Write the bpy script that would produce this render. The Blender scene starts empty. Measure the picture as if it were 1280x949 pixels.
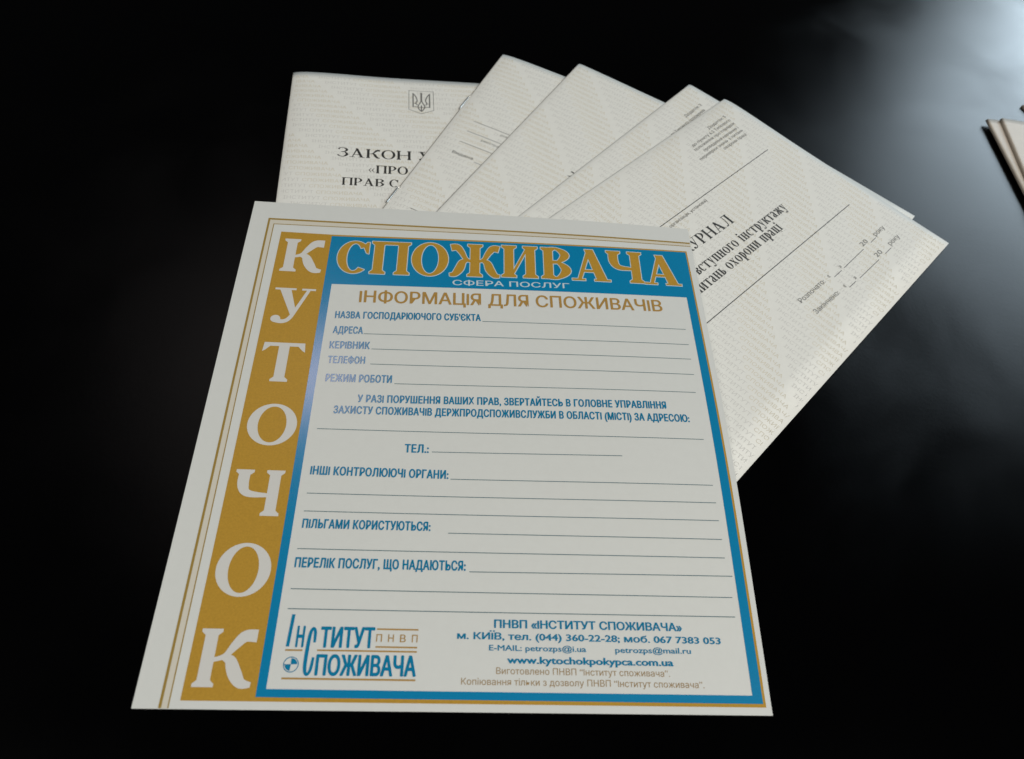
import bpy, bmesh, math
import numpy as np
from mathutils import Vector
from mathutils.geometry import tessellate_polygon

SC = bpy.context.scene
COL = SC.collection
MM = 0.001

# ------------------------------------------------------------------ camera
cd = bpy.data.cameras.new('camera'); cam = bpy.data.objects.new('camera', cd); COL.objects.link(cam)
cam.location = (0.08724, -0.05019, 0.26952)
cam.rotation_euler = (0.59298, -0.11849, -0.01155)
cd.sensor_width = 36.0; cd.lens = 962.24 / 1280 * 36
cd.clip_start = 0.01; cd.clip_end = 50
cd.dof.use_dof = True; cd.dof.focus_distance = 0.33; cd.dof.aperture_fstop = 15.0
SC.camera = cam

# ------------------------------------------------------------------ world, lamps, exposure
w = bpy.data.worlds.new('World'); SC.world = w; w.use_nodes = True
w.node_tree.nodes['Background'].inputs['Color'].default_value = (0.9, 0.95, 1.0, 1)
w.node_tree.nodes['Background'].inputs['Strength'].default_value = 0.012
SC.view_settings.view_transform = 'Standard'
SC.view_settings.look = 'None'
SC.view_settings.exposure = 0.0
SC.view_settings.gamma = 1.0

def lamp(name, loc, target, sx, sy, watts, color, spread=math.pi):
    ld = bpy.data.lights.new(name, 'AREA'); ld.shape = 'RECTANGLE'; ld.size = sx; ld.size_y = sy
    ld.energy = watts; ld.color = color; ld.spread = spread
    o = bpy.data.objects.new(name, ld); COL.objects.link(o); o.location = loc
    d = Vector(target) - Vector(loc); o.rotation_euler = d.to_track_quat('-Z', 'Y').to_euler()
    return o
# daylight from the window behind the right end of the desk
lamp('window_light', (2.03, 1.78, 0.86), (0.40, 0.35, 0), 1.05, 0.88, 26, (0.72, 0.88, 1.0))
# ceiling lights: a wide panel behind the photographer's right shoulder and one small fitting beyond the desk
lamp('ceiling_and_fill_light', (1.1, -1.25, 1.9), (0.16, 0.16, 0), 1.0, 0.8, 48.0, (1.0, 0.97, 0.92))
lamp('ceiling_and_fill_light', (-1.2, -0.9, 1.9), (0.10, 0.20, 0), 1.0, 0.8, 10.0, (1.0, 0.97, 0.92))  # added fill lamp out of view, front left: brightens the left-facing booklet spines
lamp('ceiling_fitting_light', (-0.284, 1.008, 1.45), (0.04, 0.13, 0), 0.20, 0.20, 0.36, (1.0, 0.90, 0.88))

# ------------------------------------------------------------------ materials
def mat(name, color, rough=0.6, spec=0.5, noise=0.0, nscale=60, bump=0.0, bscale=900, metallic=0.0, coat=0.0, coat_rough=0.3, tint=None, ior=1.5):
    m = bpy.data.materials.new(name); m.use_nodes = True
    nt = m.node_tree; b = nt.nodes['Principled BSDF']
    b.inputs['Base Color'].default_value = (*color, 1)
    b.inputs['Roughness'].default_value = rough
    b.inputs['Specular IOR Level'].default_value = spec
    b.inputs['IOR'].default_value = ior
    b.inputs['Metallic'].default_value = metallic
    b.inputs['Coat Weight'].default_value = coat
    b.inputs['Coat Roughness'].default_value = coat_rough
    if tint: b.inputs['Coat Tint'].default_value = (1, 1, 1, 1); b.inputs['Specular Tint'].default_value = (*tint, 1)
    tc = nt.nodes.new('ShaderNodeTexCoord')
    if noise > 0:
        n = nt.nodes.new('ShaderNodeTexNoise'); n.inputs['Scale'].default_value = nscale; n.inputs['Detail'].default_value = 6
        n.inputs['Roughness'].default_value = 0.65
        nt.links.new(tc.outputs['Object'], n.inputs['Vector'])
        r = nt.nodes.new('ShaderNodeMapRange'); r.inputs['From Min'].default_value = 0.3; r.inputs['From Max'].default_value = 0.7
        r.inputs['To Min'].default_value = 1 - noise; r.inputs['To Max'].default_value = 1 + noise
        nt.links.new(n.outputs['Fac'], r.inputs['Value'])
        mx = nt.nodes.new('ShaderNodeVectorMath'); mx.operation = 'SCALE'; mx.inputs[0].default_value = color
        nt.links.new(r.outputs['Result'], mx.inputs['Scale'])
        nt.links.new(mx.outputs['Vector'], b.inputs['Base Color'])
    if bump > 0:
        n2 = nt.nodes.new('ShaderNodeTexNoise'); n2.inputs['Scale'].default_value = bscale; n2.inputs['Detail'].default_value = 4
        nt.links.new(tc.outputs['Object'], n2.inputs['Vector'])
        bp = nt.nodes.new('ShaderNodeBump'); bp.inputs['Strength'].default_value = bump; bp.inputs['Distance'].default_value = 0.0002
        nt.links.new(n2.outputs['Fac'], bp.inputs['Height'])
        nt.links.new(bp.outputs['Normal'], b.inputs['Normal'])
    return m

SHEETG = dict(rough=0.45, spec=0.22, coat=0.0)
INK = dict(rough=0.30, spec=0.30)
BLUEG = dict(rough=0.20, spec=0.5, ior=2.7, tint=(1.0, 0.76, 0.82))       # the blue ink has a bronze sheen
M = dict(
    sheet=mat('glossy_white_card', (0.675, 0.685, 0.65), noise=0.012, nscale=300, **SHEETG),
    gold=mat('gold_ink', (0.47, 0.268, 0.038), noise=0.10, nscale=1400, **INK),
    blue=mat('blue_ink', (0.0, 0.255, 0.50), noise=0.05, nscale=1400, **BLUEG),
    textblue=mat('text_blue_ink', (0.0, 0.235, 0.44), **BLUEG),
    cream=mat('cream_ink', (0.65, 0.61, 0.51), **SHEETG),
    pale=mat('pale_letter_ink', (0.65, 0.64, 0.60), **SHEETG),
    paleblue=mat('pale_blue_ink', (0.55, 0.66, 0.70), **SHEETG),
    line=mat('form_line_ink', (0.07, 0.15, 0.175), **INK),
    tangold=mat('thin_gold_ink', (0.42, 0.245, 0.065), **INK),
    border=mat('border_gold_ink', (0.34, 0.225, 0.05), **INK),
    imprint=mat('imprint_gold_ink', (0.36, 0.245, 0.12), **INK),
    cover=mat('uncoated_cover_paper', (0.80, 0.795, 0.74), 0.62, 0.2, noise=0.02, nscale=400, bump=0.12, bscale=1500),
    pages=mat('page_block_paper', (0.66, 0.65, 0.61), 0.8, 0.2, noise=0.10, nscale=1800),
    tan=mat('tan_microprint_ink', (0.69, 0.645, 0.525), 0.62, 0.3),
    grey=mat('grey_microprint_ink', (0.655, 0.645, 0.60), 0.62, 0.3),
    black=mat('black_print_ink', (0.035, 0.035, 0.033), 0.55, 0.35),
    softblack=mat('fine_black_print_ink', (0.18, 0.18, 0.17), 0.55, 0.35),
    steel=mat('staple_steel', (0.9, 0.9, 0.88), 0.42, 0.5, metallic=1.0),
    tancover=mat('beige_cover_paper', (0.60, 0.535, 0.45), 0.5, 0.4, noise=0.05, nscale=300),
)

def desk_material():
    m = bpy.data.materials.new('black_desk_laminate'); m.use_nodes = True
    nt = m.node_tree; nt.nodes.remove(nt.nodes['Principled BSDF']); out = nt.nodes['Material Output']
    df = nt.nodes.new('ShaderNodeBsdfDiffuse'); df.inputs['Color'].default_value = (0.0005, 0.0005, 0.0006, 1)
    gl = nt.nodes.new('ShaderNodeBsdfGlossy'); gl.distribution = 'BECKMANN'
    fr = nt.nodes.new('ShaderNodeFresnel'); fr.inputs['IOR'].default_value = 1.5
    mx = nt.nodes.new('ShaderNodeMixShader')
    nt.links.new(fr.outputs['Fac'], mx.inputs['Fac']); nt.links.new(df.outputs['BSDF'], mx.inputs[1]); nt.links.new(gl.outputs['BSDF'], mx.inputs[2])
    nt.links.new(mx.outputs['Shader'], out.inputs['Surface'])
    tc = nt.nodes.new('ShaderNodeTexCoord')
    n = nt.nodes.new('ShaderNodeTexNoise'); n.inputs['Scale'].default_value = 13; n.inputs['Detail'].default_value = 7; n.inputs['Distortion'].default_value = 0.6
    nt.links.new(tc.outputs['Object'], n.inputs['Vector'])
    r = nt.nodes.new('ShaderNodeMapRange'); r.inputs['From Min'].default_value = 0.3; r.inputs['From Max'].default_value = 0.7
    r.inputs['To Min'].default_value = 0.285; r.inputs['To Max'].default_value = 0.36
    nt.links.new(n.outputs['Fac'], r.inputs['Value']); nt.links.new(r.outputs['Result'], gl.inputs['Roughness'])
    n2 = nt.nodes.new('ShaderNodeTexNoise'); n2.inputs['Scale'].default_value = 600; n2.inputs['Detail'].default_value = 3
    nt.links.new(tc.outputs['Object'], n2.inputs['Vector'])
    bp = nt.nodes.new('ShaderNodeBump'); bp.inputs['Strength'].default_value = 0.10; bp.inputs['Distance'].default_value = 0.0002
    nt.links.new(n2.outputs['Fac'], bp.inputs['Height'])
    nt.links.new(bp.outputs['Normal'], gl.inputs['Normal'])
    return m
M['desk'] = desk_material()

# ------------------------------------------------------------------ object helpers
def empty(name, loc, rz, label, cat, group=None):
    o = bpy.data.objects.new(name, None); COL.objects.link(o)
    o.empty_display_size = 0.02
    o.location = loc; o.rotation_euler = (0, 0, rz); o['label'] = label; o['category'] = cat
    if group: o['group'] = group
    return o

def link_mesh(name, me, m, parent=None, smooth=False):
    me.materials.append(m)
    if smooth:
        for pl in me.polygons: pl.use_smooth = True
    o = bpy.data.objects.new(name, me); COL.objects.link(o)
    if parent: o.parent = parent
    return o

class Print:
    """2-D shapes in millimetres, laid on a curved paper surface."""
    def __init__(self): self.v = []; self.f = []; self.h = []
    def poly(self, pts, h):
        pts = [tuple(p) for p in pts]
        b = len(self.v)
        self.v += pts; self.h += [h] * len(pts)
        if len(pts) <= 4:
            self.f.append(tuple(range(b, b + len(pts))))
        else:
            for t in tessellate_polygon([[Vector((x, y, 0)) for x, y in pts]]):
                self.f.append(tuple(b + i for i in t))
    def mesh2d(self, vs, fs, h):
        b = len(self.v)
        self.v += [tuple(q) for q in vs]; self.h += [h] * len(vs)
        self.f += [tuple(b + i for i in f) for f in fs]
    def rect(self, x0, y0, x1, y1, h): self.poly([(x0, y0), (x1, y0), (x1, y1), (x0, y1)], h)
    def line(self, a, b, wd, h):
        a = np.array(a, float); b = np.array(b, float); d = b - a; n = np.array([-d[1], d[0]]) / np.hypot(*d) * wd / 2
        self.poly([a - n, b - n, b + n, a + n], h)
    def build(self, name, surf, m, parent, maxlen=4.0, smooth=False):
        bm = bmesh.new()
        lay = bm.verts.layers.float.new('h')
        vs = []
        for (x, y), h in zip(self.v, self.h):
            q = bm.verts.new((x, y, 0)); q[lay] = h; vs.append(q)
        for f in self.f:
            try: bm.faces.new([vs[i] for i in f])
            except ValueError: pass
        for _ in range(8):
            es = [e for e in bm.edges if e.calc_length() > maxlen]
            if not es: break
            bmesh.ops.subdivide_edges(bm, edges=es, cuts=1)
            ng = [f for f in bm.faces if len(f.verts) > 4]
            if ng: bmesh.ops.triangulate(bm, faces=ng)
        quads = [f for f in bm.faces if len(f.verts) > 3]
        bmesh.ops.triangulate(bm, faces=quads)
        for q in bm.verts:
            x, y, z = surf(q.co.x, q.co.y)
            q.co = (x * MM, y * MM, (z + q[lay]) * MM)
        for f in bm.faces:
            f.normal_update()
            if f.normal.z < 0: f.normal_flip()
        me = bpy.data.meshes.new(name); bm.to_mesh(me); bm.free()
        return link_mesh(name, me, m, parent, smooth=smooth)

_tc = {}
def glyphs(s, bold=0.0, res=3, spacing=1.0):
    """sans lettering as flat triangles, size 1; every contour is filled on its own together with its holes"""
    k = (s, res, spacing)
    if k in _tc: return _tc[k]
    c = bpy.data.curves.new('lettering', 'FONT'); c.body = s; c.size = 1; c.resolution_u = res; c.space_character = spacing; c.fill_mode = 'NONE'
    o = bpy.data.objects.new('lettering', c); COL.objects.link(o)
    dg = bpy.context.evaluated_depsgraph_get(); dg.update()
    me = o.evaluated_get(dg).to_mesh()
    V = np.array([v.co[:2] for v in me.vertices]); nxt = {e.vertices[0]: e.vertices[1] for e in me.edges}
    o.evaluated_get(dg).to_mesh_clear()
    bpy.data.objects.remove(o); bpy.data.curves.remove(c)
    seen = set(); lps = []
    for st in list(nxt):
        if st in seen: continue
        lp = []; q = st
        while q not in seen and q in nxt: seen.add(q); lp.append(q); q = nxt[q]
        if q in nxt and q not in lp and q != st: pass
        P = V[lp]; x, y = P[:, 0], P[:, 1]
        lps.append((P, .5 * float(np.sum(x * np.roll(y, -1) - np.roll(x, -1) * y))))
    def inside(p, P):
        x, y = P[:, 0], P[:, 1]; x2, y2 = np.roll(x, -1), np.roll(y, -1)
        m = (y > p[1]) != (y2 > p[1])
        return int(np.sum(m & (p[0] < (x2 - x) * (p[1] - y) / np.where(y2 == y, 1e-9, y2 - y) + x))) % 2 == 1
    vs = []; fs = []
    bb = [(P[:, 0].min(), P[:, 0].max(), P[:, 1].min(), P[:, 1].max()) for P, _ in lps]
    cont = []
    for hi, (H_, a_) in enumerate(lps):
        cont.append([oi for oi, (P, A_) in enumerate(lps) if oi != hi and abs(A_) > abs(a_) and bb[oi][0] <= bb[hi][0] + .01 and bb[oi][1] >= bb[hi][1] - .01
                     and np.mean([inside(q, P) for q in H_]) > .9])
    owner = {}
    for hi, cs in enumerate(cont):
        if len(cs) % 2: owner.setdefault(min(cs, key=lambda q: abs(lps[q][1])), []).append(lps[hi][0])
    for oi, (P, A_) in enumerate(lps):
        if len(cont[oi]) % 2: continue
        rings = [P] + owner.get(oi, []); b = len(vs)
        for t in tessellate_polygon([[Vector((q[0], q[1], 0)) for q in r] for r in rings]): fs.append(tuple(b + i for i in t))
        for r in rings: vs += [tuple(q) for q in r]
    _tc[k] = (np.array(vs), fs); return _tc[k]

CAP = 0.727
def text(pr, s, a, b, cap, h, bold=0.0, spacing=1.0, res=3):
    """sans lettering between baseline points a and b; weight is added by overprinting slightly shifted strikes"""
    t0 = s; s = s.replace('І', 'l').replace('Ї', 'l')
    vs, fs = glyphs(s, 0.0, res, spacing)
    x0, x1 = vs[:, 0].min() - bold, vs[:, 0].max() + bold
    a = np.array(a, float); b = np.array(b, float); d = b - a; L = np.hypot(*d); u = d / L; n = np.array([-u[1], u[0]])
    sx = L / (x1 - x0); sy = cap / CAP
    st = [(0, 0)] if bold <= 0 else [(0, 0), (bold, 0), (-bold, 0), (bold * .5, bold * .45), (-bold * .5, -bold * .45), (-bold * .5, bold * .45), (bold * .5, -bold * .45)]
    for k, (ox, oy) in enumerate(st):
        q = a + np.outer((vs[:, 0] + ox - x0) * sx, u) + np.outer((vs[:, 1] + oy) * sy, n)
        for j, f in enumerate(fs):      # glyph contours may overlap: give neighbouring faces their own height
            pr.mesh2d(q[list(f)], [tuple(range(len(f)))], h + k * .008 + (j % 7) * .0011)
    P = lambda x, y: a + (x - x0) * sx * u + y * sy * n
    for i, ch in enumerate(t0):
        if ch != 'Ї': continue
        hi = glyphs(s[:i + 1], 0.0, res, spacing)[0][:, 0].max(); g = glyphs(s[i], 0.0, res, spacing)[0][:, 0]; cx = hi - (g.max() - g.min()) / 2
        if True:
            for o in (-.13, .13): pr.poly([P(cx + o - .075, .82), P(cx + o + .075, .82), P(cx + o + .075, .96), P(cx + o - .075, .96)], h + .03)

# ---- serif lettering drawn stroke by stroke: each glyph is a list of closed outlines in a box W x 1
def spline(pts, n=7):
    P = [np.array(p, float) for p in pts]; out = []
    for i in range(len(P) - 1):
        a = P[max(i - 1, 0)]; b = P[i]; c = P[i + 1]; d = P[min(i + 2, len(P) - 1)]
        for t in np.linspace(0, 1, n, endpoint=False):
            out.append(b + .5 * t * (c - a + t * (2 * a - 5 * b + 4 * c - d + t * (3 * (b - c) + d - a))))
    out.append(P[-1]); return np.array(out)
def rib(pts, ws, n=7):
    """ribbon with varying half-width -> ('strip', left side, right side)"""
    q = spline([(*p, w_) for p, w_ in zip(pts, ws)], n)
    d = np.gradient(q[:, :2], axis=0); d /= np.hypot(d[:, 0], d[:, 1])[:, None] + 1e-9
    nn = np.c_[-d[:, 1], d[:, 0]] * np.abs(q[:, 2:3])
    return ('strip', q[:, :2] + nn, q[:, :2] - nn)
def ell(cx, cy, rx, ry, ax, ay, a0=0, a1=360, n=44):
    """elliptical stroke: outer radii rx, ry; stroke ax at the sides, ay at top and bottom"""
    t = np.radians(np.linspace(a0, a1, n))
    o = np.c_[cx + rx * np.cos(t), cy + ry * np.sin(t)]
    i = np.c_[cx + (rx - ax) * np.cos(t), cy + (ry - ay) * np.sin(t)]
    return ('strip', o, i)
def P_(*pts): return ('poly', np.array(pts, float))
def disc(cx, cy, rx, ry): 
    t = np.linspace(0, 2 * np.pi, 20, endpoint=False)
    return ('poly', np.c_[cx + rx * np.cos(t), cy + ry * np.sin(t)])

def serif_glyph(ch, W, ws, wh, e, th):
    """ws stem width, wh hairline width, e serif overhang, th serif thickness"""
    br = th * 1.1
    G = []
    def foot(xc, y=0.0, l=e, r=e):
        G.append(P_((xc - ws / 2 - l, y), (xc + ws / 2 + r, y), (xc + ws / 2 + r, y + th), (xc + ws / 2, y + th + br), (xc - ws / 2, y + th + br), (xc - ws / 2 - l, y + th)))
    def head(xc, y=1.0, l=e, r=e):
        G.append(P_((xc + ws / 2 + r, y), (xc - ws / 2 - l, y), (xc - ws / 2 - l, y - th), (xc - ws / 2, y - th - br), (xc + ws / 2, y - th - br), (xc + ws / 2 + r, y - th)))
    def stem(xc, y0=0.0, y1=1.0, f=True, h=True):
        G.append(P_((xc - ws / 2, y0), (xc + ws / 2, y0), (xc + ws / 2, y1), (xc - ws / 2, y1)))
        if f: foot(xc, y0)
        if h: head(xc, y1)
    s0 = e + ws / 2; s1 = W - e - ws / 2; hh = wh / 2
    lx = s0 + ws / 2 - .01
    if ch == 'К':
        stem(s0)
        G.append(rib([(lx, .46), (.48 * W, .53), (.63 * W, .72), (.78 * W, .875), (W - .01, .885)], [hh, hh * 1.3, ws * .36, ws * .46, ws * .5]))
        G.append(rib([(.44 * W, .50), (.58 * W, .45), (.69 * W, .24), (.82 * W, .075), (W, .045)], [hh, ws * .42, ws * .52, ws * .4, hh * 1.2]))
    elif ch == 'Ж':
        c = W / 2; stem(c)
        for sg in (-1, 1):
            X = lambda f: c + sg * f * W / 2
            G.append(rib([(c + sg * (ws / 2 - .01), .46), (X(.38), .54), (X(.55), .74), (X(.74), .885), (X(.97), .87)], [hh, hh * 1.3, ws * .32, ws * .42, ws * .46]))
            G.append(rib([(X(.30), .50), (X(.50), .42), (X(.62), .22), (X(.80), .06), (X(1.0), .035)], [hh, ws * .38, ws * .46, ws * .34, hh * 1.1]))
    elif ch == 'У' or ch == 'у':
        yb = 0.0 if ch == 'У' else -.36
        G.append(P_((.10 * W, 1), (.10 * W + ws * 1.15, 1), (.60 * W, .33 + yb * .25), (.50 * W, .18 + yb * .4)))
        G.append(rib([(.84 * W, .98), (.62 * W, .46 + yb * .4), (.46 * W, .13 + yb), (.30 * W, .045 + yb), (.14 * W, .08 + yb)], [hh, hh * 1.1, hh * 1.3, hh * 1.4, ws * .3]))
        G.append(disc(.14 * W, .115 + yb, ws * .48, .10))
        G.append(P_((0, 1), (0, 1 - th), (.52 * W, 1 - th), (.52 * W, 1)))
        G.append(P_((.66 * W, 1), (.66 * W, 1 - th), (W, 1 - th), (W, 1)))
    elif ch == 'Т':
        stem(W / 2, h=False)
        G.append(P_((0.02, 1), (0.02, 1 - wh * 1.25), (W - .02, 1 - wh * 1.25), (W - .02, 1)))
        G.append(P_((0.02, 1), (0, .76), (.06, .80), (.17, 1 - wh)))
        G.append(P_((W - .02, 1), (W, .76), (W - .06, .80), (W - .17, 1 - wh)))
    elif ch == 'О':
        G.append(ell(W / 2, .5, W / 2, .515, ws, wh * .95))
    elif ch == 'С':
        G.append(ell(W * .53, .5, W * .53, .515, ws, wh * 1.05, 42, 312))
        G.append(P_((W * .97, .99), (W * .90, .99), (W * .78, .86), (W * .90, .64), (W * .97, .62)))
    elif ch == 'Ч':
        stem(s1); head(s0, l=e, r=e)
        G.append(rib([(s0, .99), (s0, .66), (s0 + ws * .55, .475), (s1 - ws * .4, .44)], [ws / 2, ws / 2, ws * .34, hh * 1.1]))
    elif ch == 'П':
        stem(s0); stem(s1); G.append(P_((s0, 1), (s0, 1 - wh * 1.2), (s1, 1 - wh * 1.2), (s1, 1)))
    elif ch == 'Н':
        stem(s0); stem(s1); G.append(P_((s0, .5 + hh), (s0, .5 - hh), (s1, .5 - hh), (s1, .5 + hh)))
    elif ch == 'И':
        stem(s0); stem(s1)
        G.append(P_((s0 + ws / 2 - .01, .06), (s0 + ws / 2 - .01, .06 + wh * 2.0), (s1 - ws / 2 + .01, .94), (s1 - ws / 2 + .01, .94 - wh * 2.0)))
    elif ch in 'ВРЬЯ':
        x = W - .005
        if ch == 'В':
            stem(s0)
            G.append(rib([(s0, 1 - hh), (.55 * W, 1 - hh), (x - ws * .56, .765), (.55 * W, .53), (s0, .53)], [hh, hh * 1.1, ws * .5, hh, hh]))
            G.append(rib([(s0, .53), (.56 * W, .53), (x - ws * .48, .28), (.56 * W, hh), (s0, hh)], [hh, hh, ws * .54, hh * 1.1, hh]))
        elif ch == 'Р':
            stem(s0); G.append(rib([(s0, 1 - hh), (.55 * W, 1 - hh), (x - ws * .5, .72), (.55 * W, .44), (s0, .44)], [hh, hh * 1.2, ws * .5, hh, hh]))
        elif ch == 'Ь':
            stem(s0); G.append(rib([(s0, .56), (.55 * W, .56), (x - ws * .5, .29), (.55 * W, hh), (s0, hh)], [hh, hh, ws * .5, hh * 1.2, hh]))
        else:
            stem(s1); G.append(rib([(s1, 1 - hh), (.45 * W, 1 - hh), (ws * .6, .72), (.45 * W, .45), (s1, .45)], [hh, hh * 1.2, ws * .5, hh, hh]))
            G.append(rib([(.62 * W, .45), (.42 * W, .38), (.25 * W, .10), (.02, .04)], [hh, ws * .42, ws * .45, hh * 1.4]))
    elif ch == 'А':
        G.append(P_((.14 * W, 0.02), (.14 * W + wh * 1.2, 0.02), (.54 * W, .98), (.43 * W, .98)))
        G.append(P_((.37 * W, 1.0), (.37 * W + ws * .95, 1.0), (.86 * W + ws * .25, 0.02), (.86 * W - ws * .9, 0.02)))
        G.append(P_((.24 * W, .27), (.72 * W, .27), (.70 * W, .27 + wh), (.27 * W, .27 + wh)))
        G.append(P_((0, 0), (.34 * W, 0), (.34 * W, th), (0, th)))
        G.append(P_((.58 * W, 0), (W, 0), (W, th), (.58 * W, th)))
    elif ch == 'З':
        G.append(rib([(.10 * W, .80), (.24 * W, .95), (.55 * W, .985), (W - ws * .62, .77), (.58 * W, .53), (.34 * W, .53)], [ws * .4, hh * 1.3, hh * 1.1, ws * .46, hh, hh]))
        G.append(rib([(.45 * W, .53), (.64 * W, .53), (W - ws * .52, .27), (.55 * W, .015), (.2 * W, .07), (.04 * W, .2)], [hh, hh, ws * .52, hh * 1.2, hh * 1.4, ws * .34]))
    elif ch == 'Л':
        stem(s1)
        G.append(P_((.30 * W, 1), (.30 * W, 1 - wh * 1.1), (s1, 1 - wh * 1.1), (s1, 1)))
        G.append(rib([(.42 * W, .97), (.40 * W, .45), (.28 * W, .08), (.06 * W, .06)], [hh * 1.2, hh * 1.4, hh * 1.6, ws * .32]))
    elif ch == 'Г':
        stem(s0)
        G.append(P_((s0, 1), (s0, 1 - wh * 1.1), (W - .02, 1 - wh * 1.1), (W - .02, 1)))
        G.append(P_((W - .02, 1), (W, .74), (W - .06, .78), (W - .16, 1 - wh)))
    elif ch == 'Ц':
        stem(s0); stem(s1 - .06); G.append(P_((s0, 0), (W, 0), (W, wh * 1.2), (s0, wh * 1.2)))
        G.append(P_((W - .10, .03), (W - .06, -.22), (W, -.22), (W, .03)))
    elif ch == 'Х':
        G.append(P_((.08 * W, 1), (.08 * W + ws, 1), (.92 * W, 0), (.92 * W - ws, 0)))
        G.append(P_((.80 * W, 1), (.80 * W + wh, 1), (.20 * W, 0), (.20 * W - wh, 0)))
        for x0, y0 in ((0, 1 - th), (.62 * W, 1 - th), (0, 0), (.56 * W, 0)):
            G.append(P_((x0, y0), (x0 + .40 * W, y0), (x0 + .40 * W, y0 + th), (x0, y0 + th)))
    elif ch in 'ІіїЇ':
        c = W / 2; stem(c)
        if ch == 'і': G.append(disc(c, 1.28, ws * .55, .12))
        if ch == 'ї': G.append(disc(c - ws * .7, 1.28, ws * .45, .11)); G.append(disc(c + ws * .7, 1.28, ws * .45, .11))
    elif ch == 'р':
        stem(s0, -.42, 1.0); G.append(rib([(s0, .90), (.52 * W, .97), (W - ws * .5, .5), (.52 * W, .03), (s0, .10)], [hh, hh * 1.2, ws * .5, hh * 1.2, hh]))
    elif ch == 'а':
        G.append(rib([(.12 * W, .80), (.34 * W, .97), (.66 * W, .86), (.68 * W, .5), (.68 * W, .14), (.82 * W, .05), (W, .10)], [ws * .35, hh * 1.3, ws * .42, ws * .5, ws * .45, hh * 1.3, hh]))
        G.append(rib([(.66 * W, .58), (.36 * W, .50), (.16 * W, .24), (.34 * W, .05), (.66 * W, .16)], [hh, hh * 1.3, ws * .5, hh * 1.6, hh]))
    elif ch == '«':
        for k in (0, .48):
            G.append(P_((k * W, .36), (k * W + .42 * W, .64), (k * W + .42 * W, .56), (k * W + .16 * W, .36)))
            G.append(P_((k * W, .36), (k * W + .16 * W, .36), (k * W + .42 * W, .16), (k * W + .42 * W, .08)))
    return G

WID = {'К': .98, 'Ж': 1.3, 'У': .92, 'Т': .95, 'О': 1.0, 'С': .88, 'Ч': .95, 'П': 1.05, 'Н': 1.05, 'И': 1.08, 'В': .85, 'Р': .8, 'А': 1.05, 'З': .78,
       'Л': 1.0, 'Г': .78, 'Ь': .8, 'Ц': 1.08, 'Х': 1.0, 'І': .5, 'і': .5, 'ї': .5, 'р': .86, 'у': .9, 'а': .84, 'Я': .92, '«': .6, ' ': .42}
LOW = {'в': 'В', 'с': 'С', 'т': 'Т', 'п': 'П', 'н': 'Н', 'о': 'О', 'г': 'Г', 'к': 'К', 'ж': 'Ж', 'и': 'И', 'ь': 'Ь', 'ц': 'Ц', 'х': 'Х', 'я': 'Я'}

def put_piece(pr, pc, fn, h):
    if pc[0] == 'poly':
        pr.poly([fn(q) for q in pc[1]], h)
    else:
        a, b = pc[1], pc[2]; n = len(a)
        vs = [fn(q) for q in a] + [fn(q) for q in b]
        pr.mesh2d(vs, [(i, i + 1, n + i + 1, n + i) for i in range(n - 1)], h)
def loops(pc):
    if pc[0] == 'poly': return [pc[1]]
    a, b = pc[1], pc[2]
    if np.hypot(*(a[0] - a[-1])) < 1e-4: return [a[:-1], b[:-1]]
    return [np.r_[a, b[::-1]]]

def serif_letter(pr, ch, fn, H, W, h, ws=.21, wh=.065, e=.075, th=.055, outline=None, ow=.3, dh=.006):
    """fn maps glyph units (x in 0..W*H mm, y in mm) to sheet mm; H letter height in mm, W width in mm"""
    g = serif_glyph(ch, W / H, ws, wh, e, th)
    f2 = lambda q: fn((q[0] * H, q[1] * H))
    for i, pc in enumerate(g): put_piece(pr, pc, f2, h + i * dh)
    if outline is not None:
        k = 0
        for pc in g:
            for lp in loops(pc):
                L = np.array([f2(q) for q in lp]); n = len(L)
                keep = [i for i in range(n) if np.hypot(*(L[i] - L[i - 1])) > .05]; L = L[keep]; n = len(L)
                for i in range(n):
                    a, b = L[i], L[(i + 1) % n]; d = b - a; d = d / (np.hypot(*d) + 1e-9)
                    outline.line(a - d * ow * .6, b + d * ow * .6, 2 * ow, h - .045 + (k % 7) * .002); k += 1

def serif_text(pr, s, a, b, cap, h, ws=.2, wh=.06, e=.06, th=.045, gap=.1, lowcap=None, **kw):
    """serif word fitted between baseline points a and b"""
    tot = 0; items = []
    for ch in s:
        g = ch; H = cap
        if ch in LOW: g = LOW[ch]; H = lowcap or cap
        elif ch in 'іїруа': H = lowcap or cap
        wd = WID.get(g, .9) * H
        items.append((g, H, wd, tot)); tot += wd + (0 if ch == ' ' else gap * H)
    tot -= gap * items[-1][1]
    a = np.array(a, float); b = np.array(b, float); d = b - a; L = np.hypot(*d); u = d / L; n = np.array([-u[1], u[0]]); sx = L / tot
    for g, H, wd, x in items:
        if g == ' ': continue
        fn = lambda q, x=x: a + u * (x * sx + q[0]) + n * q[1]
        serif_letter(pr, g, fn, H, wd * sx, h, ws=ws, wh=wh, e=e, th=th, **kw)

# ------------------------------------------------------------------ the desk
def make_desk():
    x0, x1, y0, y1, r, t = -0.9, 1.3, -0.45, 0.95, 0.01, 0.025
    bm = bmesh.new()
    bmesh.ops.create_cube(bm, size=1)
    for v in bm.verts:
        v.co = (x0 + (v.co.x + .5) * (x1 - x0), y0 + (v.co.y + .5) * (y1 - y0), (v.co.z - .5) * t)
    bmesh.ops.bevel(bm, geom=list(bm.edges), offset=.003, segments=3, affect='EDGES')
    me = bpy.data.meshes.new('desk_top'); bm.to_mesh(me); bm.free()
    o = link_mesh('desk_top', me, M['desk']); o['kind'] = 'structure'
    return o
make_desk()

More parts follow.
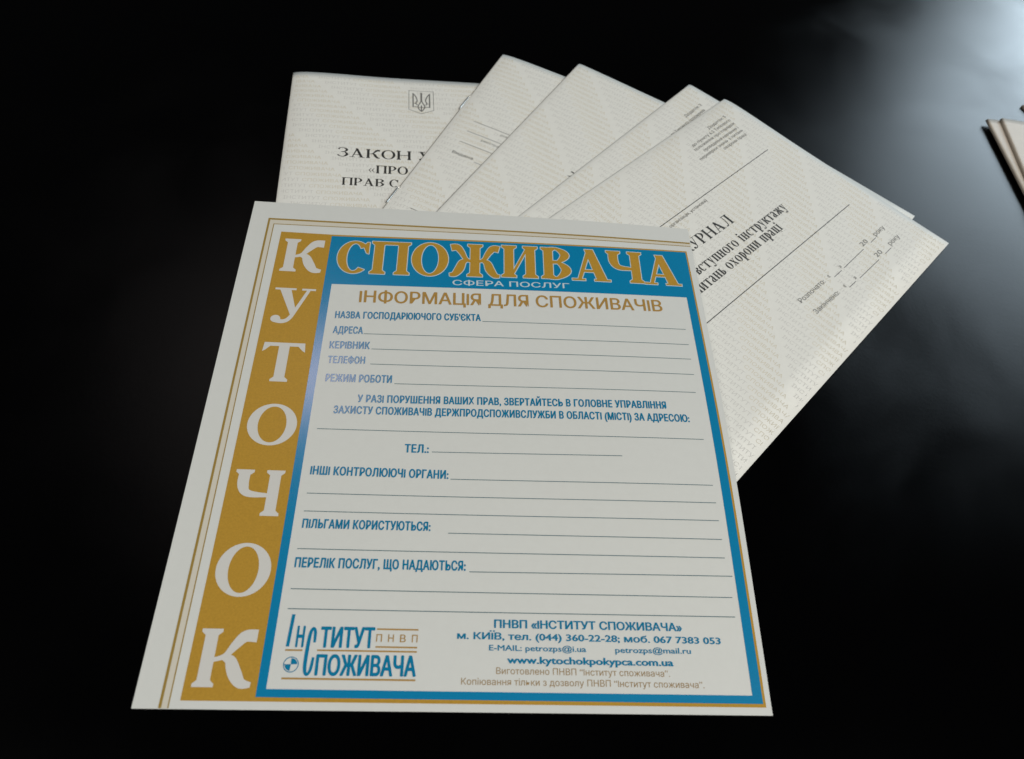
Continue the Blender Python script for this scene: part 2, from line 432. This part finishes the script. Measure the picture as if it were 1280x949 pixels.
# ------------------------------------------------------------------ booklets (A5, 148 x 210 mm)
BW, BH = 148.0, 210.0
class Booklet:
    def __init__(self, name, x, y, t, plane, T, puff, rr, label, group, dmax=210, cover='cover', micro=True):
        self.T, self.puff, self.rr = T, puff, rr
        da = np.array([math.cos(t), math.sin(t)]); db = np.array([-math.sin(t), math.cos(t)])
        # plane given in desk coordinates -> booklet coordinates
        zc = [plane[0] + plane[1] * q[0] + plane[2] * q[1] for q in [np.array([x, y]) + db * s + da * d for s, d in ((0, 0), (BW, 0), (BW, BH), (0, BH))]]
        base = min(zc)
        self.z0 = zc[0] - base; self.gs = (zc[1] - zc[0]) / BW; self.gd = (zc[3] - zc[0]) / BH
        self.root = empty(name, (x * MM, y * MM, base * MM), t + math.pi / 2, label, 'booklet', group)
        self.make(cover)
        if micro: self.micro(dmax)
    def prof(self, s, d=0.0):
        s = np.maximum(np.asarray(s, float), 0); q = np.clip((np.asarray(d, float) - 55) / 55., 0, 1); q = q * q * (3 - 2 * q)
        top = self.T + self.puff * (1 - .9 * q) * np.exp(-((s - 14) / 26.) ** 2)   # springy spine, pressed flat under the notice
        k = np.where(s < self.rr, .25 + .75 * np.sqrt(np.maximum(0, 1 - (1 - np.minimum(s / self.rr, 1)) ** 2)), 1)
        return top * k
    def tilt(self, s, d): return self.z0 + self.gs * s + self.gd * d
    def surf(self, x, y):              # x across, y = -down
        return x, y, float(self.prof(x, -y)) + self.tilt(x, -y)
    def extrude(self, name, loop, d0, d1, m):
        n = len(loop(0)); v = []; f = []
        nd = 42
        for j in range(nd + 1):
            d = d0 + (d1 - d0) * j / nd
            for s, z in loop(d): v.append((s * MM, -d * MM, (z + self.tilt(s, d)) * MM))
        for j in range(nd):
            for i in range(n):
                k = (i + 1) % n
                f.append((j * n + i, j * n + k, (j + 1) * n + k, (j + 1) * n + i))
        # caps as quad strips (loop is a closed strip: first half against second half)
        h = n // 2
        for b0 in (0, nd * n):
            for i in range(h - 1):
                f.append((b0 + i, b0 + i + 1, b0 + n - 2 - i, b0 + n - 1 - i))
        bm = bmesh.new(); vs = [bm.verts.new(q) for q in v]
        for q in f:
            try: bm.faces.new([vs[i] for i in q])
            except ValueError: pass
        bmesh.ops.recalc_face_normals(bm, faces=bm.faces)
        me = bpy.data.meshes.new(name); bm.to_mesh(me); bm.free()
        o = link_mesh(name, me, m, self.root, smooth=True)
        return o
    def make(self, cover):
        ss = np.r_[0, .15, .4, .8, 1.4, 2.2, 3.2, 4.5, 6, 8, 10, np.linspace(13, 70, 14), np.linspace(80, BW, 6)]
        th = .16
        th = .16
        def loop(d):
            # folded cover: bottom from fore-edge to spine, round the spine, top to fore-edge; then back along the inside
            top = np.c_[ss, self.prof(ss, d)]; zt0 = top[0, 1]
            outer = [(BW, 0.0), (BW * .5, 0.0), (3, 0.0), (.8, .02), (0, .06 + .1 * zt0)] + [tuple(q) for q in top]
            inner = [(max(s, .25), max(z - th, .12)) for s, z in top[::-1]]
            return outer + inner + [(.4, .11), (.9, .09), (3, .08), (BW * .5, .08), (BW, .08)]
        self.extrude('cover', loop, 0, BH, M[cover])
        sp = np.linspace(1.0, BW - .7, 24)
        self.extrude('pages', lambda d: [(s, .10) for s in sp] + [(s, max(float(self.prof(s, d)) - th - .02, .13)) for s in sp[::-1]], .25, BH - .25, M['pages'])
    def micro(self, dmax):
        vs, fs = glyphs('ІНСТИТУТ СПОЖИВАЧА', .008, 1)
        fs = [q for f in fs for q in ([f] if len(f) == 3 else [(f[0], f[i], f[i + 1]) for i in range(1, len(f) - 1)])]
        F = np.array(fs); x0, x1 = vs[:, 0].min(), vs[:, 0].max()
        Lp, cap, pitch, gap = 41.0, 2.2, 4.05, 5.2
        V = np.c_[(vs[:, 0] - x0) * Lp / (x1 - x0), vs[:, 1] * cap / CAP]
        first = V[F][:, :, 0].mean(1) < Lp * .46          # first word of the phrase is greyer than the second
        acc = {'tan': [], 'grey': []}
        for r in range(int((dmax - 4) / pitch)):
            d = 5.2 + r * pitch
            sh = (3.55 * r + 14) % (Lp + gap)
            for c in range(-2, 5):
                tri = (V + [sh + c * (Lp + gap) - (Lp + gap), -d])[F]
                ok = (tri[:, :, 0].min(1) > 1.6) & (tri[:, :, 0].max(1) < BW - 1.5)
                for key, wh_ in (('grey', first), ('tan', ~first)):
                    if (ok & wh_).any(): acc[key].append(tri[ok & wh_])
        for key, lst in acc.items():
            if not lst: continue
            t = np.concatenate(lst).reshape(-1, 2); s, y = t[:, 0], t[:, 1]
            z = self.prof(s, -y) + self.tilt(s, -y) + .022
            n = len(t) // 3
            me = bpy.data.meshes.new('background_print')
            me.vertices.add(3 * n); me.vertices.foreach_set('co', (np.c_[s, y, z] * MM).ravel())
            me.loops.add(3 * n); me.loops.foreach_set('vertex_index', np.arange(3 * n))
            me.polygons.add(n); me.polygons.foreach_set('loop_start', np.arange(0, 3 * n, 3))
            me.update(calc_edges=True)
            link_mesh('background_print', me, M[key], self.root)
    def lay(self, name, pr, m, maxlen=3.0): return pr.build(name, self.surf, M[m], self.root, maxlen)

def sd(p): return (p[0], -p[1])
H1 = .05

# -- booklet with the law (lowest of the fan)
GR = 'booklets fanned out on the desk'
b1 = Booklet('booklet', 2.483, 326.739, -1.508, (0, 0, 0), .8, 1.0, 9,
             'white booklet with small trident emblem and bold title, leftmost and lowest of the fan', GR, 125)
pr = Print()
serif_text(pr, 'ЗАКОН У', (27.1, -67.2), (74.5, -67.2), 6.7, H1, ws=.19, wh=.055, th=.05)
serif_text(pr, '«ПРО', (43.0, -78.1), (62.6, -78.1), 5.7, H1, ws=.19, wh=.055, th=.05)
serif_text(pr, 'ПРАВ С', (30.3, -87.5), (57.9, -87.5), 5.3, H1, ws=.19, wh=.055, th=.05)
b1.lay('title_print', pr, 'black')
def emblem():
    pr = Print(); k = 13.5 / 570
    T_ = lambda x, y: np.array([63.1 + (x - 390) * k, -(10.2 + (y - 262) * 16 / 395)])
    def st(pts, wd, n=6, h=H1):
        q = [T_(*p) for p in pts]; pc = rib(q, [wd] * len(q), n); put_piece(pr, pc, lambda v: v, h)
    for i, (a, b) in enumerate([((390, 262), (955, 262)), ((955, 255), (955, 665)), ((390, 255), (390, 665)), ((390, 660), (675, 745)), ((955, 660), (675, 745))]):
        pr.line(T_(*a), T_(*b), .28, H1 + i * .003)
    for sg, o in ((1, .02), (-1, .05)):
        X = lambda x: 675 + sg * (x - 675)
        st([(X(485), 315), (X(485), 610)], .34, h=H1 + o)
        st([(X(485), 318), (X(545), 385), (X(578), 470), (X(548), 525), (X(585), 562)], .30, h=H1 + o + .004)
        st([(X(485), 600), (X(600), 605)], .22, h=H1 + o + .008)
        st([(X(490), 528), (X(548), 535)], .20, h=H1 + o + .012)
        st([(X(672), 475), (X(640), 525), (X(598), 590), (X(625), 655), (X(672), 692)], .28, h=H1 + o + .016)
    st([(675, 300), (675, 480)], .45, h=H1 + .08)
    st([(675, 570), (675, 700)], .30, h=H1 + .084)
    st([(610, 612), (740, 612)], .20, h=H1 + .088)
    b1.lay('trident_emblem', pr, 'softblack')
emblem()

# -- second booklet, stapled spine in view
b2 = Booklet('booklet', 118.205, 361.704, -1.98022, (2.13181, -0.00728, -0.00044), .8, .6, 9,
             'white booklet with two steel staples on its spine, second from the left in the fan', GR, 165)
pr = Print()
for i, (a, b) in enumerate([((11.2, 65.7), (62, 65.7)), ((11.2, 74.7), (62, 74.7)), ((11.4, 84.1), (62, 84.1)), ((24.5, 95.1), (62, 95.1)), ((11.4, 141.2), (62, 141.2))]):
    pr.line(sd(a), sd(b), .34, H1 + i * .002)
text(pr, '(назва організації)', (28.2, -68.9), (52, -68.9), 1.7, H1)
text(pr, 'реєстраційний номер', (21.0, -78.4), (48, -78.4), 1.8, H1)
text(pr, 'Видана', (11.5, -94.3), (23.1, -94.0), 2.0, H1, .008)
b2.lay('form_print', pr, 'softblack')
for dm in (52.7, 137.0):
    bm = bmesh.new()
    path = [(.9, dm - 6.4), (-.12, dm - 6.2), (-.28, dm - 5.4), (-.28, dm + 5.4), (-.12, dm + 6.2), (.9, dm + 6.4)]
    zt = [.66, .60, .50, .50, .60, .66]
    rings = []
    for (s, d), z in zip(path, zt):
        rings.append([bm.verts.new(((s + .34 * math.cos(a)) * MM, -d * MM, (z + b2.tilt(0, d) + .34 * math.sin(a)) * MM)) for a in np.linspace(0, 2 * math.pi, 8, endpoint=False)])
    for r0, r1 in zip(rings, rings[1:]):
        for i in range(8): bm.faces.new((r0[i], r0[(i + 1) % 8], r1[(i + 1) % 8], r1[i]))
    bm.faces.new(rings[0][::-1]); bm.faces.new(rings[-1])
    bmesh.ops.recalc_face_normals(bm, faces=bm.faces)
    me = bpy.data.meshes.new('staple'); bm.to_mesh(me); bm.free(); link_mesh('staple', me, M['steel'], b2.root, True)

# -- third booklet
b3 = Booklet('booklet', 163.333, 358.583, -2.10229, (3.50749, -0.0114, 0.00144), .8, .2, 4,
             'white booklet showing almost only pale background print, in the middle of the fan', GR, 185)
pr = Print()
serif_text(pr, 'ЖУРНАЛ', (39.9, -91.4), (92, -91.4), 4.6, H1, ws=.2)
b3.lay('title_print', pr, 'black')

# -- fourth booklet, under the journal
b4 = Booklet('booklet', 229.3, 348.7, -2.276, (4.54459, -0.01249, 0.00201), .8, .2, 4,
             'white booklet mostly hidden under the topmost journal, small corner text showing', GR)
pr = Print()
text(pr, 'Додаток 2', (16.0, -28.6), (16.3, -11.4), 2.0, H1, .006)
text(pr, 'до Типового положення', (19.6, -48.9), (20.3, -14.2), 2.0, H1, .006)
text(pr, 'про порядок проведення', (23.4, -50.5), (24.0, -14.6), 2.0, H1, .006)
b4.lay('corner_print', pr, 'softblack')

# -- fifth booklet: the journal on top of the fan
b5 = Booklet('booklet', 248.635, 336.785, -2.34491, (5.57413, -0.01364, 0.00303), .8, .6, 9,
             'topmost white journal of the fan, with sideways title, two black rules and date lines', GR)
pr = Print()
for s_, a, b in [('Додаток 5', (11.3, 32.1), (11.1, 14.5)), ('до пункту 6.2 Типового', (14.6, 52.1), (14.7, 14.8)), ('положення про порядок', (17.6, 53.6), (17.9, 14.9)),
                 ('проведення навчання і', (21.0, 49.6), (21.5, 16.4)), ('перевірки знань з питань', (24.0, 57.4), (24.5, 16.0)), ('охорони праці', (27.2, 38.9), (27.8, 17.4))]:
    text(pr, s_, sd(a), sd(b), 1.9, H1, .004)
b5.lay('corner_note', pr, 'softblack'); pr = Print()
text(pr, '(підприємство, організація, установа)', (43.6, -134), (44.6, -80.4), 1.8, H1, .004)
b5.lay('caption', pr, 'softblack'); pr = Print()
for s_, a, b in [('Розпочато:', (116.0, -101), (117.0, -79.2)), ('20', (117.6, -41.2), (117.8, -35.6)), ('року', (118.6, -28.6), (118.9, -18.6)),
                 ('Закінчено:', (124.7, -101), (125.7, -79.8)), ('20', (126.6, -42), (126.8, -36.2)), ('року', (127.3, -28.2), (127.6, -18)),
                 ('«', (116.8, -75.4), (116.9, -74.0)), ('»', (117.4, -64.6), (117.5, -63.2)), ('«', (125.6, -74.6), (125.7, -73.2)), ('»', (126.4, -65.2), (126.5, -63.8))]:
    pr = Print(); text(pr, s_, a, b, 2.7, H1, .002); b5.lay('date_entry', pr, 'softblack')
pr = Print()
pr.line((39.0, -150), (42.6, -17.8), .42, H1); pr.line((91.5, -163), (96.7, -18.5), .42, H1 + .003)
for a, b in [((118.2, 72.6), (118.4, 65.6)), ((118.4, 63.0), (118.7, 42.6)), ((118.9, 35.1), (119.0, 29.6)), ((126.9, 72.6), (127.1, 66.2)), ((127.4, 62.6), (127.9, 42.6)), ((128.1, 35.9), (128.2, 29.7))]:
    pr.line(sd(a), sd(b), .3, H1)
b5.lay('ruled_line', pr, 'black')
pr = Print()
serif_text(pr, 'ЖУРНАЛ', (60.5, -122.4), (62.9, -81.5), 6.6, H1, ws=.2, wh=.05, e=.07, th=.04)
for w_, a, b in [('рсстрації', (70.0, -168), (71.9, -131.0)), ('вступного', (72.2, -126.2), (74.0, -92.6)), ('інструктажу', (74.15, -89.6), (76.1, -49.6)),
                 ('питань', (79.7, -136.8), (80.5, -113.6)), ('охорони', (80.6, -110.8), (81.6, -83.8)), ('праці', (81.7, -81.0), (82.6, -64.7))]:
    serif_text(pr, w_, a, b, 4.5, H1, ws=.24, wh=.07, e=.08, th=.05, gap=.12, lowcap=4.3)
b5.lay('title_print', pr, 'black')

# ------------------------------------------------------------------ second pile at the right edge of the picture
GP = 'booklets of the second pile'
pile = [
    (422.5, 339.0, -1.600, (0.0, 0, 0), 'lowest beige booklet of the right edge pile, set back in shadow under the others'),
    (417.4, 343.3, -1.597, (1.75, 0, 0), 'beige booklet with pale left edge jutting out furthest in the right edge pile'),
    (425.5, 342.9, -1.676, (3.6, 0, 0), 'topmost beige booklet of the right edge pile, set right of the jutting one'),
    (450.6, 364.0, -1.30, (0.0, 0, 0), 'beige booklet lying behind the right edge pile, only its corner showing'),
]
for x, y, t, pl, lb in pile:
    Booklet('booklet', x, y, t, pl, 1.6, .1, 1.2, lb, GP, cover='tancover', micro=False)

# ------------------------------------------------------------------ the notice sheet on top
SWD, SHT = 209.4, 223.6
Z = [[0.0, 0.0, 0.0, 0.01, 0.02, 0.03, 0.05, 0.06, 0.08, 0.1, 0.13, 0.15, 0.17, 0.19, 0.19], [0.03, 0.08, 0.13, 0.2, 0.27, 0.36, 0.46, 0.58, 0.7, 0.84, 0.98, 1.12, 1.25, 1.35, 1.44], [0.06, 0.16, 0.27, 0.39, 0.53, 0.7, 0.89, 1.1, 1.34, 1.59, 1.85, 2.1, 2.33, 2.53, 2.7], [0.1, 0.26, 0.42, 0.6, 0.81, 1.05, 1.33, 1.64, 1.98, 2.35, 2.73, 3.1, 3.43, 3.71, 3.95], [0.18, 0.38, 0.6, 0.84, 1.12, 1.43, 1.79, 2.19, 2.64, 3.11, 3.6, 4.08, 4.5, 4.85, 5.13], [0.32, 0.58, 0.86, 1.16, 1.49, 1.87, 2.3, 2.79, 3.32, 3.89, 4.47, 5.02, 5.51, 5.88, 6.19], [0.53, 0.85, 1.18, 1.53, 1.92, 2.35, 2.85, 3.4, 3.99, 4.62, 5.25, 5.84, 6.34, 6.72, 7.02], [0.78, 1.15, 1.53, 1.92, 2.35, 2.83, 3.37, 3.96, 4.59, 5.24, 5.88, 6.46, 6.94, 7.29, 7.55], [1.04, 1.45, 1.86, 2.29, 2.76, 3.26, 3.82, 4.42, 5.05, 5.69, 6.3, 6.84, 7.27, 7.58, 7.8], [1.27, 1.71, 2.15, 2.61, 3.09, 3.61, 4.17, 4.77, 5.37, 5.97, 6.53, 7.01, 7.38, 7.64, 7.81], [1.5, 1.95, 2.41, 2.88, 3.38, 3.91, 4.46, 5.03, 5.59, 6.14, 6.63, 7.05, 7.36, 7.56, 7.69], [1.73, 2.18, 2.65, 3.13, 3.63, 4.16, 4.69, 5.23, 5.76, 6.24, 6.67, 7.02, 7.27, 7.43, 7.51], [1.95, 2.4, 2.86, 3.34, 3.83, 4.35, 4.87, 5.38, 5.86, 6.29, 6.66, 6.95, 7.15, 7.26, 7.3], [2.16, 2.59, 3.03, 3.5, 3.98, 4.48, 4.98, 5.46, 5.91, 6.3, 6.62, 6.86, 7.01, 7.07, 7.07], [2.35, 2.76, 3.18, 3.62, 4.08, 4.56, 5.03, 5.49, 5.92, 6.28, 6.56, 6.76, 6.85, 6.86, 6.82], [2.54, 2.92, 3.31, 3.72, 4.16, 4.61, 5.06, 5.5, 5.9, 6.24, 6.5, 6.65, 6.7, 6.66, 6.56]]
def cub(a, b, c, d, t): return b + .5 * t * (c - a + t * (2 * a - 5 * b + 4 * c - d + t * (3 * (b - c) + d - a)))
def sheet_z(x, y):
    fx = min(max(x / 15., 0), 13.9999); fy = min(max(y / (224 / 15.), 0), 14.9999)
    i, j = int(fx), int(fy); u, v = fx - i, fy - j
    r = []
    for jj in (j - 1, j, j + 1, j + 2):
        row = Z[min(max(jj, 0), 15)]
        r.append(cub(row[max(i - 1, 0)], row[i], row[min(i + 1, 14)], row[min(i + 2, 14)], u))
    return cub(*r, v) + .30
def S(x, y): return x, y, sheet_z(x, y)

notice = empty('notice_sheet', (0, 0, 0), 0, 'large white notice sheet with gold side band and blue frame, lying over the booklets', 'notice')
def make_sheet():
    nx, ny = 84, 90; th = .26
    v = []; f = []
    for side in (0, 1):
        for j in range(ny + 1):
            for i in range(nx + 1):
                x, y = SWD * i / nx, SHT * j / ny
                v.append((x * MM, y * MM, (sheet_z(x, y) - side * th) * MM))
    n = (nx + 1) * (ny + 1); I = lambda i, j: j * (nx + 1) + i
    for j in range(ny):
        for i in range(nx):
            f.append((I(i, j), I(i + 1, j), I(i + 1, j + 1), I(i, j + 1)))
            f.append((n + I(i, j), n + I(i, j + 1), n + I(i + 1, j + 1), n + I(i + 1, j)))
    for i in range(nx):
        f.append((I(i, 0), n + I(i, 0), n + I(i + 1, 0), I(i + 1, 0)))
        f.append((I(i + 1, ny), n + I(i + 1, ny), n + I(i, ny), I(i, ny)))
    for j in range(ny):
        f.append((I(0, j + 1), n + I(0, j + 1), n + I(0, j), I(0, j)))
        f.append((I(nx, j), n + I(nx, j), n + I(nx, j + 1), I(nx, j + 1)))
    me = bpy.data.meshes.new('paper_sheet'); me.from_pydata(v, [], f); me.update()
    o = link_mesh('paper_sheet', me, M['sheet'], notice, smooth=True)
    me.set_sharp_from_angle(angle=math.radians(40))
make_sheet()
A, B_, C_, D_ = .035, .055, .075, .13
def lay(name, pr, m, maxlen=4.0, smooth=False): return pr.build(name, S, M[m], notice, maxlen, smooth)
def top_y(x, y0, y1): return y0 + (y1 - y0) * x / 208.

# border lines: a thick and a thin gold line along the left and top, cream between them
pr = Print()
pr.rect(8.0, 0.2, 8.9, 213.3, A); pr.poly([(8.9, 212.3), (SWD - .4, 213.2), (SWD - .4, 214.1), (8.9, 213.3)], A)
pr.rect(10.75, 0.2, 11.15, 209.9, A); pr.poly([(11.15, 209.5), (SWD - .4, 211.3), (SWD - .4, 211.7), (11.15, 209.9)], A)
lay('border_line', pr, 'border')
pr = Print()
pr.rect(8.95, .2, 10.7, 212.2, A); pr.poly([(10.75, 209.95), (SWD - .4, 211.75), (SWD - .4, 213.1), (10.75, 212.25)], A)
lay('cream_border', pr, 'cream')
# gold band on the left with its thin outline round the blue frame
pr = Print()
pr.poly([(14.2, 2.5), (37.1, 2.5), (38.0, 204.9), (15.0, 205.1)], A)
pr.poly([(37.1, 2.5), (207.5, 2.5), (207.5, 3.6), (37.1, 3.8)], A)
pr.poly([(206.6, 3.6), (207.5, 3.6), (206.5, 208.0), (205.8, 207.2)], A)
pr.poly([(38.0, 204.0), (205.8, 207.2), (206.5, 208.0), (38.0, 204.9)], A)
lay('gold_band', pr, 'gold', 3.0, True)
pr = Print()
pr.poly([(37.1, 3.8), (206.6, 3.6), (203.1, 6.25), (40.1, 6.3)], B_)
pr.poly([(206.6, 3.6), (205.8, 207.2), (202.2, 178.3), (203.1, 6.25)], B_)
pr.poly([(37.1, 3.8), (40.1, 6.3), (41.3, 175.4), (38.0, 204.0)], B_)
pr.poly([(41.3, 175.4), (202.2, 178.3), (205.8, 207.2), (38.0, 204.0)], B_)
lay('blue_frame', pr, 'blue', 3.0, True)

# big pale letters down the gold band
for ch, x0, x1, y0, y1 in [('К', 17.6, 35.6, 181.5, 200.9), ('У', 17.6, 35.0, 152.8, 171.9), ('Т', 17.3, 34.7, 123.4, 142.6), ('О', 17.3, 36.2, 94.7, 112.7),
                           ('Ч', 16.9, 34.8, 65.7, 84.0), ('О', 16.7, 35.4, 36.2, 55.0), ('К', 16.6, 34.9, 6.6, 25.1)]:
    pr = Print()
    serif_letter(pr, ch, lambda q: np.array([x0 + q[0], y0 + q[1]]), y1 - y0, x1 - x0, C_, ws=.225, wh=.075, e=.07, th=.055)
    lay('letter', pr, 'pale', 2.5)
# gold heading with a pale outline on the blue
for ch, x0, x1, y0, y1 in [('С', 42.0, 56.2, 182.2, 201.2), ('П', 57.0, 74.6, 182.4, 202.0), ('О', 75.4, 92.0, 182.8, 202.6), ('Ж', 92.9, 115.6, 183.4, 203.2), ('И', 116.6, 133.3, 184.2, 203.8),
                           ('В', 135.0, 148.7, 184.6, 204.0), ('А', 149.2, 167.2, 184.6, 204.2), ('Ч', 166.2, 183.2, 184.9, 204.4), ('А', 183.4, 200.9, 184.9, 203.6)]:
    pr = Print(); po = Print()
    serif_letter(pr, ch, lambda q: np.array([x0 + q[0], y0 + q[1] + .012 * q[0]]), y1 - y0, x1 - x0, D_, ws=.215, wh=.075, e=.065, th=.055, outline=po, ow=.36)
    o = lay('heading_letter', pr, 'gold', 2.5)
    o2 = po.build('letter_outline', S, M['paleblue'], o, 2.5)
pr = Print(); text(pr, 'СФЕРА ПОСЛУГ', (94.4, 178.0), (147.6, 179.4), 3.0, C_, .014); lay('sub_heading', pr, 'paleblue')
pr = Print(); text(pr, 'ІНФОРМАЦІЯ ДЛЯ СПОЖИВАЧІВ', (54.1, 165.9), (189.8, 168.9), 6.6, C_, .018); lay('form_title', pr, 'tangold')

# form text
for s_, a, b, cap in [('НАЗВА ГОСПОДАРЮЮЧОГО СУБ\'ЄКТА', (44.8, 156.7), (107.4, 158.4), 3.6), ('АДРЕСА', (44.8, 148.7), (57.4, 148.9), 3.6), ('КЕРІВНИК', (44.3, 140.8), (61.0, 141.2), 3.6),
                      ('ТЕЛЕФОН', (44.5, 133.4), (59.7, 133.7), 3.5), ('РЕЖИМ РОБОТИ', (44.6, 124.4), (71.4, 124.8), 3.6),
                      ('У РАЗІ ПОРУШЕННЯ ВАШИХ ПРАВ, ЗВЕРТАЙТЕСЬ В ГОЛОВНЕ УПРАВЛІННЯ', (58.4, 115.2), (184.9, 116.9), 3.4),
                      ('ЗАХИСТУ СПОЖИВАЧІВ ДЕРЖПРОДСПОЖИВСЛУЖБИ В ОБЛАСТІ (МІСТІ) ЗА АДРЕСОЮ:', (49.5, 109.7), (194.0, 111.0), 3.4),
                      ('ТЕЛ.:', (78.6, 93.4), (88.0, 93.5), 3.5), ('ІНШІ КОНТРОЛЮЮЧІ ОРГАНИ:', (43.9, 82.9), (96.0, 82.7), 3.5),
                      ('ПІЛЬГАМИ КОРИСТУЮТЬСЯ:', (43.8, 61.6), (90.2, 61.7), 3.4), ('ПЕРЕЛІК ПОСЛУГ, ЩО НАДАЮТЬСЯ:', (43.2, 46.9), (103.5, 47.1), 3.5)]:
    pr = Print(); text(pr, s_, a, b, cap, C_, .05, spacing=1.09); lay('form_text', pr, 'textblue')
for a, b in [((108.1, 158.2), (199.0, 159.3)), ((57.7, 149.0), (199.1, 150.8)), ((61.7, 141.3), (199.0, 142.9)), ((61.9, 133.7), (199.1, 134.8)), ((72.5, 124.5), (198.5, 125.6)),
             ((44.1, 102.5), (198.6, 103.1)), ((89.2, 93.9), (164.3, 94.5)), ((96.8, 82.6), (199.5, 83.0)), ((43.8, 75.2), (199.7, 75.7)), ((43.7, 68.1), (199.8, 68.5)),
             ((96.7, 61.0), (200.0, 61.1)), ((43.3, 53.7), (200.1, 54.0)), ((104.8, 46.7), (202.0, 47.2)), ((43.1, 39.2), (200.8, 39.4)), ((43.1, 32.3), (200.9, 32.5))]:
    pr = Print(); pr.line(a, b, .27, C_); lay('form_line', pr, 'line')
# contact block
pr = Print()
text(pr, 'ПНВП «ІНСТИТУТ СПОЖИВАЧА»', (113.8, 27.2), (180.7, 27.2), 2.75, C_, .036)
text(pr, 'м. КИЇВ, тел. (044) 360-22-28; моб. 067 7383 053', (101.1, 23.3), (194.3, 23.0), 2.3, C_, .03)
text(pr, 'E-MAIL: petrozps@i.ua', (112.1, 19.6), (145.8, 19.6), 1.95, C_, .018)
text(pr, 'petrozps@mail.ru', (156.0, 19.5), (183.0, 19.6), 1.95, C_, .018)
text(pr, 'www.kytochokpokypca.com.ua', (118.3, 15.5), (176.3, 15.4), 2.4, C_, .036)
lay('contact_text', pr, 'textblue')
pr = Print()
text(pr, 'Виготовлено ПНВП “Інститут споживача”.', (114.6, 12.0), (174.6, 11.9), 2.15, C_, 0)
text(pr, 'Копіювання тільки з дозволу ПНВП “Інститут споживача”.', (102.9, 8.5), (186.4, 8.4), 2.15, C_, 0)
lay('imprint_text', pr, 'imprint')
# institute logo
pr = Print()
pr.poly([(44.3, 19.7), (45.4, 19.7), (46.0, 30.4), (44.9, 30.4)], C_)
text(pr, 'Н', (47.3, 19.7), (50.0, 19.7), 6.7, C_, .045)
put_piece(pr, rib([(53.5, 21.2), (53.4, 24.6), (52.7, 25.9), (51.9, 24.4), (51.5, 20.5), (51.3, 14), (51.7, 11.4), (52.5, 11.0), (53.3, 12.8), (53.7, 16.4)],
                  [.42, .52, .42, .54, .60, .60, .54, .42, .50, .42]), lambda q: q, C_)
text(pr, 'ТИТУТ', (55.2, 19.7), (73.3, 19.8), 6.6, C_, .045)
text(pr, 'ПОЖИВАЧА', (54.7, 10.8), (87.8, 10.9), 6.4, C_, .045)
ring = ell(46.8, 14.0, 2.5, 2.5, .26, .26); put_piece(pr, ring, lambda q: q, C_)
for a0 in (5, 185):
    t = np.radians(np.linspace(a0, a0 + 80, 12)); pr.poly([(46.8, 14.0)] + [(46.8 + 2.0 * math.cos(q), 14.0 + 2.0 * math.sin(q)) for q in t], C_)
pr.line((46.8, 14.2), (46.8, 16.3), .16, C_); pr.line((44.5, 14.0), (46.6, 14.0), .16, C_)
lay('logo_lettering', pr, 'textblue')
pr = Print()
pr.rect(44.3, 18.35, 49.9, 18.85, C_); pr.rect(54.7, 18.45, 87.7, 18.95, C_); pr.rect(73.8, 25.75, 87.8, 26.25, C_); pr.rect(73.8, 19.85, 87.7, 20.35, C_); pr.rect(44.4, 9.35, 87.7, 9.9, C_)
for i, ch in enumerate('ПНВП'): text(pr, ch, (73.8 + i * 4.0, 21.8), (75.7 + i * 4.0, 21.8), 2.5, C_, .004)
lay('logo_gold_print', pr, 'tangold')
